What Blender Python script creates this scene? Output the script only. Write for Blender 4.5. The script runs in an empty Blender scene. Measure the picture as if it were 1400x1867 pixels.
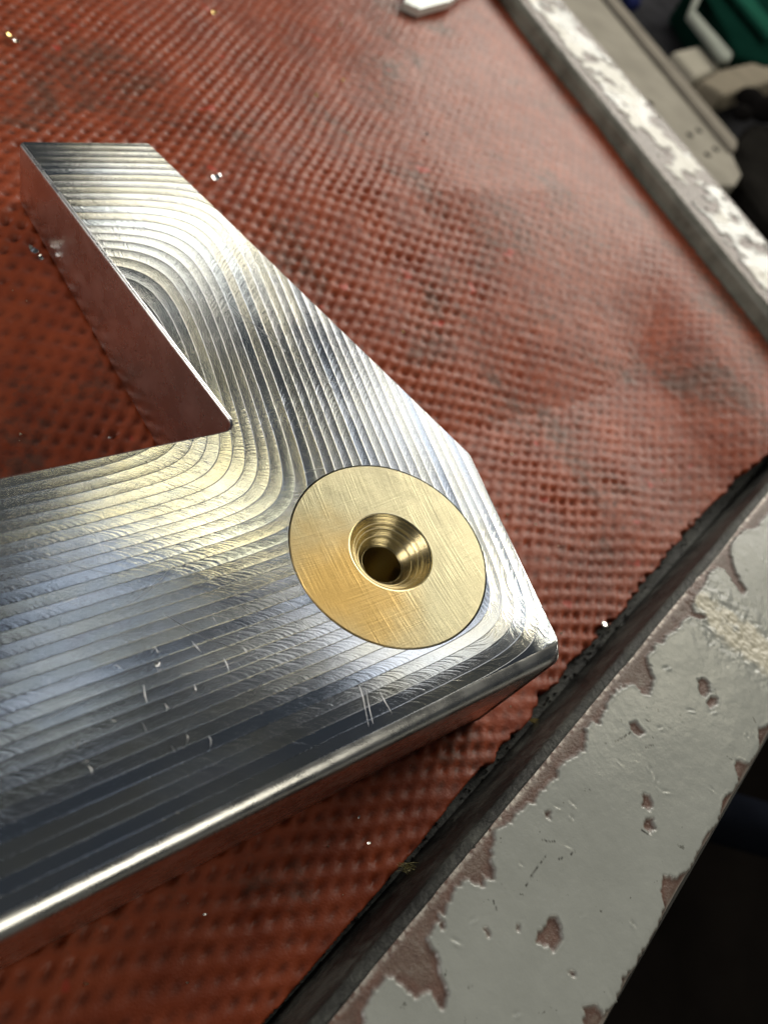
import bpy, bmesh, math, random
import numpy as np
from mathutils import Matrix, Vector

# ------------------------------------------------------------------ camera / world / lamps
S = 0.13                      # metres: height of the lens above the milled face
FLOOR = 1.33                  # tray floor lies this many S below the lens
R = np.array([[0.93568977, 0.20262939, 0.28883558],
              [0.0, -0.81863963, 0.57430754],
              [0.35282384, -0.53737369, -0.76599272]])     # rows: world axes in lens axes (right, down, forward)
FPX, CX, CY = 1416.6, 700.0, 933.5


def W(x, y, z):
    """S-units relative to the lens -> metres, tray floor at z = 0"""
    return (x * S, y * S, (z + FLOOR) * S)


def back(px, py, h):
    """photo point -> (x, y) on the level h*S below the lens"""
    r = np.array([px - CX, py - CY, FPX]) @ R.T
    return r[:2] * (-h / r[2])


sc = bpy.context.scene
C = sc.collection
cd = bpy.data.cameras.new('camera')
cam = bpy.data.objects.new('camera', cd)
C.objects.link(cam)
cr, cu, cb = R[:, 0], -R[:, 1], -R[:, 2]
M = Matrix(((cr[0], cu[0], cb[0], 0), (cr[1], cu[1], cb[1], 0), (cr[2], cu[2], cb[2], FLOOR * S), (0, 0, 0, 1)))
cam.matrix_world = M
cd.sensor_fit = 'HORIZONTAL'
cd.sensor_width = 36.0
cd.lens = 36.0 * FPX / 1400.0
cd.clip_start = 0.005
cd.clip_end = 50
cd.dof.use_dof = True
cd.dof.focus_distance = 1.26 * S
cd.dof.aperture_fstop = 17.0
sc.camera = cam

wd = bpy.data.worlds.new('World')
sc.world = wd
wd.use_nodes = True
wd.node_tree.nodes['Background'].inputs[0].default_value = (0.80, 0.90, 1.0, 1)
wd.node_tree.nodes['Background'].inputs[1].default_value = 0.028


def lamp(name, az, el, dist, sx, sy, power, col, roll=0.0, target=(0.3, 0.8, -1.0)):
    l = bpy.data.lights.new(name, 'AREA')
    l.shape = 'RECTANGLE'
    l.size, l.size_y = sx, sy
    l.energy = power
    l.color = col
    o = bpy.data.objects.new(name, l)
    C.objects.link(o)
    a, e = math.radians(az), math.radians(el)
    t = Vector(W(*target))
    d = Vector((math.cos(e) * math.cos(a), math.cos(e) * math.sin(a), math.sin(e)))
    o.location = t + d * dist
    o.rotation_euler = (d.to_track_quat('Z', 'Y').to_matrix() @ Matrix.Rotation(math.radians(roll), 3, 'Z')).to_euler()
    return o


lamp('workshop_tube_lamp', 36, 42, 2.2, 0.6, 0.09, 3.6, (1.0, 0.93, 0.70), 0)
lamp('workshop_tube_lamp', 93, 35, 2.2, 0.45, 0.16, 0.65, (1.0, 0.95, 0.78), 0)
lamp('workshop_tube_lamp', 85, 56, 2.2, 0.40, 0.16, 0.8, (1.0, 0.90, 0.55), 0)
lamp('workshop_panel_lamp', 58, 41, 2.2, 0.8, 0.30, 0.8, (0.95, 0.98, 1.0), 0)
lamp('workshop_panel_lamp', 46, 57, 2.2, 0.7, 0.35, 0.9, (0.96, 0.98, 1.0), 0)
lamp('window_or_fill_lamp', 58, 24, 2.6, 2.1, 1.0, 42, (1.0, 0.95, 0.84), 0)
lamp('workshop_tube_lamp', -58, 36, 2.4, 1.3, 0.8, 11, (1.0, 0.94, 0.76), 0)
lamp('workshop_tube_lamp', 88, 73, 2.4, 0.10, 1.2, 0.5, (0.75, 0.86, 1.0), 10)
lamp('window_or_fill_lamp', 192, 26, 2.4, 1.0, 0.7, 17, (1.0, 0.95, 0.88), 0)  # added fill to brighten the left flank; no such window known

vs = sc.view_settings
vs.view_transform = 'Standard'
vs.look = 'None'
vs.exposure = 0.26
vs.gamma = 1.0

# ------------------------------------------------------------------ helpers
rng = np.random.default_rng(7)
random.seed(5)
_perm = rng.random((256, 256))


def vnoise(x, y):
    xi = np.floor(x).astype(int); yi = np.floor(y).astype(int)
    fx = x - xi; fy = y - yi
    fx = fx * fx * (3 - 2 * fx); fy = fy * fy * (3 - 2 * fy)
    g = lambda a, b: _perm[a & 255, b & 255]
    return (g(xi, yi) * (1 - fx) + g(xi + 1, yi) * fx) * (1 - fy) + (g(xi, yi + 1) * (1 - fx) + g(xi + 1, yi + 1) * fx) * fy


def fbm(x, y, o=4):
    s = 0; a = 0.5; n = 0
    for k in range(o):
        s = s + a * vnoise(x * 2 ** k + 17.3 * k, y * 2 ** k + 9.1 * k); n += a; a *= 0.5
    return s / n


def sstep(a, b, x):
    t = np.clip((x - a) / (b - a), 0, 1)
    return t * t * (3 - 2 * t)


def inpoly(px, py, poly):
    ins = np.zeros(px.shape, bool)
    n = len(poly)
    for i in range(n):
        x0, y0 = poly[i]; x1, y1 = poly[(i + 1) % n]
        c = ((y0 > py) != (y1 > py))
        with np.errstate(divide='ignore', invalid='ignore'):
            xs = (x1 - x0) * (py - y0) / (y1 - y0 + 1e-12) + x0
        ins ^= c & (px < xs)
    return ins


def mesh_np(name, v, f, mat, smooth=True, attrs=None):
    me = bpy.data.meshes.new(name)
    v = np.asarray(v, dtype=np.float32); f = np.asarray(f, dtype=np.int32)
    k = f.shape[1]
    me.vertices.add(len(v)); me.vertices.foreach_set('co', v.ravel())
    me.loops.add(f.size); me.loops.foreach_set('vertex_index', f.ravel())
    me.polygons.add(len(f)); me.polygons.foreach_set('loop_start', np.arange(0, f.size, k, dtype=np.int32))
    me.polygons.foreach_set('use_smooth', np.full(len(f), smooth))
    for an, av in (attrs or {}).items():
        a = me.attributes.new(an, 'FLOAT', 'POINT'); a.data.foreach_set('value', np.asarray(av, np.float32))
    me.update(calc_edges=True); me.validate()
    o = bpy.data.objects.new(name, me); C.objects.link(o)
    me.materials.append(mat)
    return o


def from_bm(name, bm, mat, smooth=None):
    me = bpy.data.meshes.new(name)
    bm.normal_update(); bm.to_mesh(me); bm.free()
    o = bpy.data.objects.new(name, me); C.objects.link(o)
    me.materials.append(mat)
    if smooth is not None:
        me.polygons.foreach_set('use_smooth', np.full(len(me.polygons), True))
        me.set_sharp_from_angle(angle=math.radians(smooth))
    return o


def thing(name, loc, label, cat, group=None):
    o = bpy.data.objects.new(name, None); C.objects.link(o)
    o.empty_display_size = 0.01
    o.location = loc; o['label'] = label; o['category'] = cat
    if group: o['group'] = group
    return o


def tag(o, label, cat, group=None):
    o['label'] = label; o['category'] = cat
    if group: o['group'] = group
    return o


def put(o, parent):
    """child keeps its world coordinates"""
    root = parent; loc = Vector((0, 0, 0))
    if parent.type == 'EMPTY':
        o.parent = parent; o.matrix_parent_inverse = Matrix.Translation(-Vector(parent.location))
    else:
        o.parent = parent
    return o


def box_bm(bm, pts, z0, z1, bevel=0.0):
    """prism over a polygon given in metres"""
    vb = [bm.verts.new((p[0], p[1], z0)) for p in pts]
    vt = [bm.verts.new((p[0], p[1], z1)) for p in pts]
    n = len(pts)
    fs = [bm.faces.new(vt), bm.faces.new(vb[::-1])]
    for i in range(n):
        fs.append(bm.faces.new((vb[i], vb[(i + 1) % n], vt[(i + 1) % n], vt[i])))
    if bevel:
        bmesh.ops.bevel(bm, geom=list({e for f in fs for e in f.edges}), offset=bevel, segments=2, affect='EDGES', profile=0.5)
    return fs


class NT:
    """tiny node builder"""
    def __init__(self, name):
        self.m = bpy.data.materials.new(name); self.m.use_nodes = True
        self.t = self.m.node_tree; self.n = self.t.nodes
        self.b = self.n['Principled BSDF']

    def node(self, typ, **kw):
        n = self.n.new(typ)
        for k, v in kw.items(): setattr(n, k, v)
        return n

    def set(self, sock, v):
        if isinstance(v, bpy.types.NodeSocket): self.t.links.new(v, sock)
        elif v is not None: sock.default_value = v

    def math(self, op, a, b=None, c=None, clamp=False):
        n = self.node('ShaderNodeMath', operation=op, use_clamp=clamp)
        for i, v in enumerate((a, b, c)): 
            if v is not None: self.set(n.inputs[i], v)
        return n.outputs[0]

    def vec(self, op, a, b=None):
        n = self.node('ShaderNodeVectorMath', operation=op)
        self.set(n.inputs[0], a)
        if b is not None:
            self.set(n.inputs[3] if op == 'SCALE' else n.inputs[1], b)
        return n.outputs[1] if op in ('DOT_PRODUCT', 'LENGTH', 'DISTANCE') else n.outputs[0]

    def coord(self):
        return self.node('ShaderNodeTexCoord').outputs['Object']

    def noise(self, scale, vec=None, detail=4, rough=0.55, dist=0.0, out='Fac'):
        n = self.node('ShaderNodeTexNoise')
        n.inputs['Scale'].default_value = scale; n.inputs['Detail'].default_value = detail
        n.inputs['Roughness'].default_value = rough; n.inputs['Distortion'].default_value = dist
        self.set(n.inputs['Vector'], vec if vec is not None else self.coord())
        return n.outputs[out]

    def ramp(self, fac, stops):
        n = self.node('ShaderNodeValToRGB')
        el = n.color_ramp.elements
        while len(el) < len(stops): el.new(0.5)
        for e, (p, c) in zip(el, stops):
            e.position = p; e.color = c if len(c) == 4 else (*c, 1)
        self.set(n.inputs[0], fac)
        return n.outputs[0]

    def rng(self, v, a, b, c, d, smooth=False):
        n = self.node('ShaderNodeMapRange')
        if smooth: n.interpolation_type = 'SMOOTHSTEP'
        self.set(n.inputs[0], v)
        for i, x in enumerate((a, b, c, d)): n.inputs[i + 1].default_value = x
        return n.outputs[0]

    def mix(self, fac, a, b, blend='MIX'):
        n = self.node('ShaderNodeMix', data_type='RGBA', blend_type=blend)
        self.set(n.inputs[0], fac)
        self.set(n.inputs[6], a if not isinstance(a, tuple) else (*a[:3], 1))
        self.set(n.inputs[7], b if not isinstance(b, tuple) else (*b[:3], 1))
        return n.outputs[2]

    def bump(self, height, dist=1.0, strength=1.0, normal=None):
        n = self.node('ShaderNodeBump')
        n.inputs['Strength'].default_value = strength; n.inputs['Distance'].default_value = dist
        self.set(n.inputs['Height'], height)
        if normal is not None: self.set(n.inputs['Normal'], normal)
        return n.outputs[0]

    def attr(self, name):
        return self.node('ShaderNodeAttribute', attribute_name=name).outputs['Fac']

    def p(self, **kw):
        names = dict(color='Base Color', metal='Metallic', rough='Roughness', normal='Normal', aniso='Anisotropic',
                     tangent='Tangent', spec='Specular IOR Level', coat='Coat Weight', coat_rough='Coat Roughness', arot='Anisotropic Rotation')
        for k, v in kw.items():
            if isinstance(v, tuple) and k == 'color': v = (*v[:3], 1)
            self.set(self.b.inputs[names[k]], v)
        return self.m


def plain(name, col, rough=0.5, metal=0.0, var=0.25, scale=300, bump=0.0):
    t = NT(name)
    n = t.noise(scale, detail=5)
    dark = tuple(c * (1 - var) for c in col); lite = tuple(min(1, c * (1 + var)) for c in col)
    kw = dict(color=t.ramp(n, [(0.3, dark), (0.7, lite)]), rough=t.rng(n, 0.3, 0.7, rough * 0.85, min(1, rough * 1.15)), metal=metal)
    if rough >= 0.8: kw['spec'] = 0.0
    if bump: kw['normal'] = t.bump(n, bump)
    return t.p(**kw)


# ------------------------------------------------------------------ plan geometry (S-units, lens above the origin)
ANG = math.radians(30.8)
DD = np.array([math.cos(ANG), math.sin(ANG)])            # along the near edge
NN = np.array([-DD[1], DD[0]])                           # away from the near edge
pD = np.array([0.686, 0.5636]); pC = np.array([0.5472, 0.9242]); pB = np.array([-0.1479, 1.5582])
pA = np.array([-0.3615, 1.4310]); pN = np.array([0.1215, 0.8545])
BUSH = np.array([0.38968, 0.67467]); RB = 0.17054


def underside(n):
    """thickness of the bracket (and level of the mat under it) against distance from the near edge"""
    return 0.30 - 0.165 * np.clip((n - 0.74) / (1.414 - 0.74), 0, 1.15)


RIM = 1.12
wl = [back(603, 1862, RIM), back(1400, 900, RIM)]        # near rim, inner edge
fl = [back(1006, 65, RIM), back(1400, 549, RIM)]         # far rim, inner edge
nd = (wl[1] - wl[0]) / np.linalg.norm(wl[1] - wl[0]); nn = np.array([nd[1], -nd[0]])      # outward normal
fd = (fl[1] - fl[0]) / np.linalg.norm(fl[1] - fl[0]); fn = np.array([-fd[1], fd[0]])
RW = 0.29                                                # rim width


def meet(p, d, q, e):
    A = np.array([[d[0], -e[0]], [d[1], -e[1]]]); s = np.linalg.solve(A, q - p); return p + d * s[0]


corner_in = meet(wl[0], nd, fl[0], fd)
corner_out = meet(wl[0] + nn * RW, nd, fl[0] + fn * RW, fd)

# ------------------------------------------------------------------ materials
def mat_aluminium(milled):
    t = NT('milled_aluminium' if milled else 'cut_aluminium')
    co = t.coord()
    if milled:
        k = 0.045 * S
        edges = [(pD, NN), (pD, None), (pB, -NN)]
        cdv = (pC - pD) / np.linalg.norm(pC - pD)
        nCD = np.array([-cdv[1], cdv[0]])                # inward from the right edge
        lines = [(pD, NN, DD, 0.0), (pD + nCD * 0.0, nCD, cdv, 0.0), (pA, -NN, -DD, 0.0)]
        ds, es, gx = [], [], []
        # arclength origins: middle contour passes the corners continuously
        c1 = meet(pD + NN * 0.25, DD, pD + nCD * 0.25, cdv)
        c2 = meet(pD + nCD * 0.25, cdv, pA - NN * 0.25, DD)
        offs = [-(c1 @ DD), -(c1 @ cdv), -(c2 @ -DD) + (c2 - c1) @ cdv]
        for (p, n, d, _), o in zip(lines, offs):
            dn = t.vec('DOT_PRODUCT', co, (n[0], n[1], 0))
            dist = t.math('SUBTRACT', dn, float(p @ n) * S)
            ds.append(dist)
            es.append(t.math('EXPONENT', t.math('MULTIPLY', dist, -1.0 / k)))
        tot = t.math('ADD', es[0], es[1])
        d12 = t.math('MULTIPLY', t.math('LOGARITHM', tot, math.e), -k)
        k2 = 0.075 * S
        ea = t.math('EXPONENT', t.math('MULTIPLY', d12, -1.0 / k2)); eb = t.math('EXPONENT', t.math('MULTIPLY', t.math('ADD', ds[2], 0.13 * S), -1.0 / k2))
        tot2 = t.math('ADD', ea, eb)
        d = t.math('MULTIPLY', t.math('LOGARITHM', tot2, math.e), -k2)
        wa = t.math('DIVIDE', ea, tot2)
        ws = [t.math('MULTIPLY', wa, t.math('DIVIDE', es[0], tot)), t.math('MULTIPLY', wa, t.math('DIVIDE', es[1], tot)), t.math('DIVIDE', eb, tot2)]
        # travel direction and distance along the cutter path
        tv = None; al = None
        for (p, n, dv, _), w, o in zip(lines, ws, offs):
            v = t.vec('SCALE', (dv[0], dv[1], 0.0), w)
            tv = v if tv is None else t.vec('ADD', tv, v)
            a = t.math('MULTIPLY', w, t.math('ADD', t.vec('DOT_PRODUCT', co, (dv[0], dv[1], 0)), float(o) * S))
            al = a if al is None else t.math('ADD', al, a)
        tang = t.vec('NORMALIZE', tv)
        pitch = 0.0174 * S
        wob = t.math('MULTIPLY', t.math('SUBTRACT', t.noise(60, co, 2), 0.5), pitch * 0.16)
        s = t.math('DIVIDE', t.math('ADD', d, wob), pitch)
        fr = t.math('FRACT', s)
        lane = t.math('FLOOR', s)
        wn = t.node('ShaderNodeTexWhiteNoise', noise_dimensions='1D'); t.set(wn.inputs['W'], lane)
        lr = wn.outputs['Value']
        cen = t.math('SUBTRACT', fr, 0.5)
        scal = t.math('MULTIPLY', t.math('MULTIPLY', cen, cen), pitch * 0.027)         # shallow scallop
        saw = t.math('MULTIPLY', t.math('MULTIPLY', fr, t.rng(lr, 0, 1, 0.5, 1.0)), pitch * 0.008)
        groove = t.rng(t.math('ABSOLUTE', cen), 0.46, 0.5, 0.0, pitch * 0.0048, True)
        # tool feed marks: slanting arcs inside every lane
        fm = t.math('ADD', t.math('DIVIDE', al, 0.0055 * S), t.math('MULTIPLY', t.math('MULTIPLY', fr, fr), 4.2))
        cb = t.node('ShaderNodeCombineXYZ')
        t.set(cb.inputs[0], fm); t.set(cb.inputs[1], t.math('MULTIPLY', lane, 7.31)); t.set(cb.inputs[2], t.math('MULTIPLY', fr, 0.35))
        feed = t.math('MULTIPLY', t.noise(1.0, cb.outputs[0], 2, 0.5), 0.0055 * S * 0.062)
        feed = t.math('MULTIPLY', feed, t.rng(t.noise(55, co, 3), 0.35, 0.65, 0.25, 1.0))
        dust = t.math('MULTIPLY', t.noise(3500, co, 3, 0.7), 0.000012)
        h = t.math('ADD', t.math('ADD', t.math('ADD', scal, saw), groove), t.math('ADD', feed, dust))
        nrm = t.bump(h, 1.0)
        smear = t.noise(38, co, 4, 0.6)
        rough = t.math('ADD', t.rng(smear, 0.3, 0.7, 0.10, 0.18), t.rng(lr, 0, 1, -0.02, 0.03))
        edge = t.rng(t.math('ABSOLUTE', cen), 0.455, 0.5, 0.0, 1.0, True)
        irid_hue = t.math('ADD', t.math('MULTIPLY', t.noise(34, co, 3), 0.7), t.math('MULTIPLY', lr, 0.3))
        tint = t.ramp(irid_hue, [(0.30, (0.80, 0.86, 0.96)), (0.46, (0.91, 0.92, 0.94)), (0.60, (0.95, 0.93, 0.84)), (0.70, (0.88, 0.91, 0.93)), (0.80, (0.90, 0.86, 0.93))])  # bluish and yellowish diffraction hues painted into the base colour
        col = t.mix(t.math('MULTIPLY', edge, 0.75), tint, (0.30, 0.30, 0.31))
        return t.p(color=col, metal=1.0, rough=rough, normal=nrm, aniso=0.62, tangent=tang)
    # sawn / end-milled flanks: fine vertical-less drag lines along the edge
    v = t.node('ShaderNodeMapping'); v.inputs['Rotation'].default_value = (0, 0, -ANG); v.inputs['Scale'].default_value = (60, 900, 2600)
    t.set(v.inputs['Vector'], co)
    lines = t.noise(1.0, v.outputs[0], 5, 0.65, 0.3)
    blot = t.noise(160, co, 4)
    return t.p(color=t.ramp(blot, [(0.3, (0.62, 0.61, 0.60)), (0.7, (0.82, 0.82, 0.82))]), metal=1.0,
               rough=t.rng(blot, 0.3, 0.7, 0.22, 0.33), normal=t.bump(lines, 0.00004), aniso=0.4)


def mat_brass(face):
    t = NT('brushed_brass' if face else 'turned_brass')
    co = t.coord()
    bx, by = BUSH * S; z = (FLOOR - 1) * S
    if face:
        hs = None
        for q, (dx, dy, per, amp) in enumerate(((-0.75, 1.15, 0.0030, 1.0), (1.05, 0.55, 0.0034, 0.75), (0.9, -0.8, 0.0030, 0.45))):
            rel = t.vec('SUBTRACT', co, (bx + dx * S, by + dy * S, z))
            sp = t.node('ShaderNodeSeparateXYZ'); t.set(sp.inputs[0], rel)
            r = t.vec('LENGTH', rel)
            th = t.math('ARCTAN2', sp.outputs[1], sp.outputs[0])
            cb = t.node('ShaderNodeCombineXYZ')
            t.set(cb.inputs[0], t.math('DIVIDE', r, per * S)); t.set(cb.inputs[1], t.math('MULTIPLY', th, 7.0)); t.set(cb.inputs[2], q * 3.7)
            w = t.math('MULTIPLY', t.noise(1.0, cb.outputs[0], 3, 0.6), per * S * 0.20 * amp)
            w = t.math('MULTIPLY', w, t.rng(t.noise(70 + 30 * q, co, 2), 0.35, 0.65, 0.2, 1.2))
            hs = w if hs is None else t.math('ADD', hs, w)
        g = t.math('MULTIPLY', t.noise(2600, co, 3, 0.7), 0.00003)
        n = t.bump(t.math('ADD', hs, g), 1.0)
        mottle = t.noise(45, co, 4, 0.6)
        sd = t.vec('DISTANCE', co, (bx - 0.085 * S, by - 0.095 * S, z))
        warm_refl = t.rng(t.math('ADD', t.math('DIVIDE', sd, 0.22 * S), t.math('MULTIPLY', t.math('SUBTRACT', mottle, 0.5), 0.9)), 0.15, 0.75, 1.0, 0.0, True)
        col = t.mix(warm_refl, (0.555, 0.500, 0.325), (0.66, 0.43, 0.15))  # warm reflection at the lower left painted as orange base colour
        return t.p(color=col, metal=1.0, rough=t.rng(mottle, 0.3, 0.7, 0.30, 0.42), normal=n)
    sep = t.node('ShaderNodeSeparateXYZ'); t.set(sep.inputs[0], co)
    cb = t.node('ShaderNodeCombineXYZ'); t.set(cb.inputs[2], t.math('DIVIDE', sep.outputs[2], 0.0022 * S))
    w = t.noise(1.0, cb.outputs[0], 3, 0.6)
    n = t.bump(t.math('MULTIPLY', w, 0.00014), 1.0)
    return t.p(color=(0.60, 0.50, 0.28), metal=1.0, rough=0.26, normal=n)


def mat_rubber():
    t = NT('red_rubber')
    co = t.coord()
    grime = t.noise(26, co, 6, 0.62, 0.4)
    fine = t.noise(420, co, 5, 0.65)
    pit = t.attr('pit')
    base = t.ramp(t.noise(75, co, 4), [(0.3, (0.24, 0.042, 0.015)), (0.7, (0.39, 0.080, 0.030))])
    dirt = t.rng(t.math('ADD', grime, t.math('MULTIPLY', t.math('SUBTRACT', fine, 0.5), 0.35)), 0.50, 0.72, 0.0, 0.72, True)
    col = t.mix(dirt, base, (0.085, 0.058, 0.043))
    col = t.mix(t.math('MULTIPLY', pit, t.rng(fine, 0.3, 0.7, 0.25, 0.75)), col, (0.055, 0.016, 0.011))
    red = t.rng(t.noise(95, co, 2), 0.70, 0.74, 0.0, 0.8)
    col = t.mix(red, col, (0.50, 0.06, 0.035))
    h = t.math('ADD', t.math('MULTIPLY', fine, 0.00022), t.math('MULTIPLY', t.noise(1900, co, 3), 0.00007))
    return t.p(color=col, rough=t.rng(fine, 0.3, 0.7, 0.36, 0.54), spec=0.32, normal=t.bump(h, 1.0))


def mat_paint():
    t = NT('chipped_grey_paint')
    co = t.coord()
    chip = t.attr('chip')
    fine = t.noise(900, co, 5, 0.65)
    mid = t.noise(90, co, 5, 0.6)
    paint = t.ramp(mid, [(0.25, (0.285, 0.297, 0.280)), (0.75, (0.335, 0.348, 0.330))])
    speck = t.rng(t.noise(520, co, 3, 0.6), 0.69, 0.74, 0.0, 0.7)
    paint = t.mix(speck, paint, (0.07, 0.07, 0.06))
    prim = t.ramp(t.noise(260, co, 5, 0.65), [(0.3, (0.085, 0.048, 0.038)), (0.52, (0.135, 0.090, 0.072)), (0.68, (0.19, 0.155, 0.135)), (0.8, (0.26, 0.12, 0.085))])
    prim = t.mix(t.attr('core'), t.ramp(t.noise(300, co, 4), [(0.35, (0.085, 0.044, 0.034)), (0.65, (0.150, 0.082, 0.064))]), prim)
    shin = t.attr('worn')
    prim = t.mix(shin, prim, (0.36, 0.33, 0.30))
    paint = t.mix(t.attr('glare'), paint, (0.62, 0.58, 0.47))  # cream lamp glare painted into the paint colour
    col = t.mix(chip, paint, prim)
    col = t.mix(t.attr('scratch'), col, (0.03, 0.028, 0.025))
    h = t.math('ADD', t.math('MULTIPLY', fine, 0.00006), t.math('MULTIPLY', mid, 0.0001))
    h = t.math('ADD', h, t.math('MULTIPLY', t.math('MULTIPLY', chip, t.noise(1500, co, 4, 0.7)), 0.0002))
    t.set(t.b.inputs['Metallic'], t.math('MULTIPLY', shin, t.math('MULTIPLY', chip, 0.7)))
    return t.p(color=col, rough=t.math('ADD', t.rng(fine, 0.3, 0.7, 0.17, 0.27), t.math('ADD', t.math('MULTIPLY', chip, 0.16), t.math('MULTIPLY', t.attr('glare'), 0.25))), normal=t.bump(h, 1.0), spec=0.5)


def mat_grimy(k=1.0):
    t = NT('grimy_grey_steel')
    co = t.coord()
    a = t.noise(70, co, 6, 0.68, 0.5); f = t.noise(800, co, 5, 0.7)
    m = t.math('ADD', a, t.math('MULTIPLY', t.math('SUBTRACT', f, 0.5), 0.5))
    col = t.ramp(m, [(0.36, (0.010 * k, 0.010 * k, 0.010 * k)), (0.50, (0.045 * k, 0.047 * k, 0.042 * k)), (0.66, (0.13 * k, 0.135 * k, 0.12 * k))])
    return t.p(color=col, rough=t.rng(a, 0.3, 0.7, 0.50, 0.75), normal=t.bump(t.math('ADD', t.math('MULTIPLY', f, 0.0003), t.math('MULTIPLY', a, 0.0012)), 1.0))


def mat_wall():
    t = NT('dirty_painted_wall')
    co = t.coord()
    a = t.noise(60, co, 5, 0.62, 0.4); f = t.noise(700, co, 4, 0.7)
    col = t.ramp(a, [(0.34, (0.11, 0.112, 0.090)), (0.55, (0.19, 0.193, 0.160)), (0.75, (0.26, 0.262, 0.22))])
    col = t.mix(t.rng(f, 0.66, 0.74, 0, 0.6), col, (0.02, 0.02, 0.018))
    return t.p(color=col, rough=0.42, normal=t.bump(f, 0.0001))


M_LIP = plain('bare_worn_lip', (0.020, 0.019, 0.017), 0.5, 0.3, 0.4, 400)
M_TOP, M_CUT = mat_aluminium(True), mat_aluminium(False)
M_BRASS, M_BORE = mat_brass(True), mat_brass(False)
M_MAT, M_PAINT, M_GRIME, M_WALL = mat_rubber(), mat_paint(), mat_grimy(), mat_wall()

# ------------------------------------------------------------------ workshop floor, far below the tray
bm = bmesh.new()
box_bm(bm, [(-6, -6), (8, -6), (8, 8), (-6, 8)], -0.92, -0.90)
o = from_bm('ground', bm, plain('dark_shop_floor', (0.006, 0.005, 0.0045), 0.9, 0, 0.4, 6))
o['kind'] = 'structure'

# ------------------------------------------------------------------ steel tray
tray = thing('steel_tray', W(wl[0][0], wl[0][1], -FLOOR), 'shallow steel tray with wide grey painted rim, paint chipped to brown', 'tray')
TL = -1.6; FLEN = 5.2
near0 = corner_in - nd * 3.2
far0 = corner_in - fd * 4.4
inner = [near0, corner_in, far0]
outer = [near0 + nn * RW, corner_out, far0 + fn * RW]
# floor sheet with turned-up flanks
bm = bmesh.new()
box_bm(bm, [np.array(p) * S for p in (near0 + nn * 0.012, corner_in + (corner_out - corner_in) * 0.04, far0 + fn * 0.012, far0 - fn * 3.4 + fd * 0.2)], -0.004, 0.0)
put(from_bm('floor_sheet', bm, M_GRIME), tray)


def flank(a, b, n, name, mat):
    """upright side of the tray, subdivided and slightly dented"""
    L = np.linalg.norm(b - a); nu, nv = 160, 8
    u = np.linspace(0, 1, nu + 1); v = np.linspace(0, 1, nv + 1)
    U, V = np.meshgrid(u, v, indexing='ij')
    P = a[None, None] + (b - a)[None, None] * U[..., None]
    dent = (fbm(U * L * 6 + 3, V * 1.5, 3) - 0.5) * 0.010 * (V > 0.02) * (V < 0.98) + 0.010 * (1 - V) ** 6 * -1
    P = P + n[None, None] * dent[..., None]
    z = -FLOOR - 0.002 + (FLOOR - RIM - 0.008) * V
    v3 = np.stack([P[..., 0] * S, P[..., 1] * S, (z + FLOOR) * S], -1).reshape(-1, 3)
    i = np.arange(nu)[:, None] * (nv + 1) + np.arange(nv)[None]
    f = np.stack([i, i + nv + 1, i + nv + 2, i + 1], -1).reshape(-1, 4)
    o = mesh_np(name, v3, f, mat)
    sm = o.modifiers.new('solid', 'SOLIDIFY'); sm.thickness = 0.004; sm.offset = 0
    return put(o, tray)


flank(near0, corner_in, nn, 'side_wall', mat_grimy(0.6))
flank(corner_in, far0, fn, 'side_wall', M_WALL)

# traced chips on the near rim (photo points, level of the rim)
c5 = lambda L: [(500 + x / 1.5556, 1200 + y / 1.5556) for x, y in L]
c7 = lambda L: [(1000 + x / 3.395, 750 + y / 3.395) for x, y in L]
inner_line = c7([(1500, 500), (1358, 640), (1300, 690), (1300, 720), (1230, 730), (1160, 770), (1130, 830), (1140, 920), (1165, 1000), (1190, 1040), (1225, 1100), (1205, 1130),
                 (1160, 1080), (1100, 980), (1060, 960), (1000, 990), (975, 1060), (910, 1150), (890, 1190), (905, 1240), (985, 1270), (960, 1290), (900, 1275), (870, 1270),
                 (820, 1300), (790, 1350), (730, 1390), (710, 1440), (670, 1430), (610, 1520), (630, 1590), (655, 1650), (630, 1760), (580, 1750), (540, 1680), (490, 1690), (420, 1740)]) + \
    c5([(1000, 60), (985, 75), (960, 105), (940, 140), (920, 190), (905, 180), (885, 200), (880, 265), (850, 280), (810, 300), (800, 340), (775, 365), (745, 390), (742, 415), (720, 410),
        (690, 440), (670, 465), (630, 485), (615, 560), (625, 600), (625, 628), (598, 618), (590, 648), (545, 630), (520, 650), (495, 690), (485, 720), (445, 770), (440, 800), (460, 845),
        (475, 900), (490, 960), (485, 1010), (465, 985), (445, 945), (420, 955), (405, 965), (385, 950), (360, 920), (320, 900), (300, 930), (270, 960), (255, 1000), (258, 1045), (230, 1090), (200, 1200)])
inner_world = [back(x, y, RIM) for x, y in inner_line]
inner_poly = [wl[1] + nd * 0.4 - nn * 0.1] + inner_world + [wl[0] - nd * 0.4 - nn * 0.1]
outer_line = c5([(1460, 100), (1400, 195), (1378, 200), (1378, 262), (1352, 300), (1312, 288), (1306, 305), (1320, 340), (1308, 375), (1278, 392), (1272, 432), (1262, 470), (1228, 500), (1200, 560), (1178, 600),
                 (1150, 622), (1108, 618), (1096, 660), (1112, 705), (1105, 722), (1085, 770), (1060, 820), (1042, 832), (1032, 868), (1000, 898), (988, 905), (990, 945), (965, 985), (935, 1010), (915, 990), (880, 985), (882, 1040), (900, 1100), (860, 1200)])
outer_poly = [wl[1] + nn * (RW + .1) + nd * 0.4] + [back(x, y, RIM) for x, y in outer_line] + [wl[0] + nn * (RW + .1) - nd * 0.4]
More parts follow.
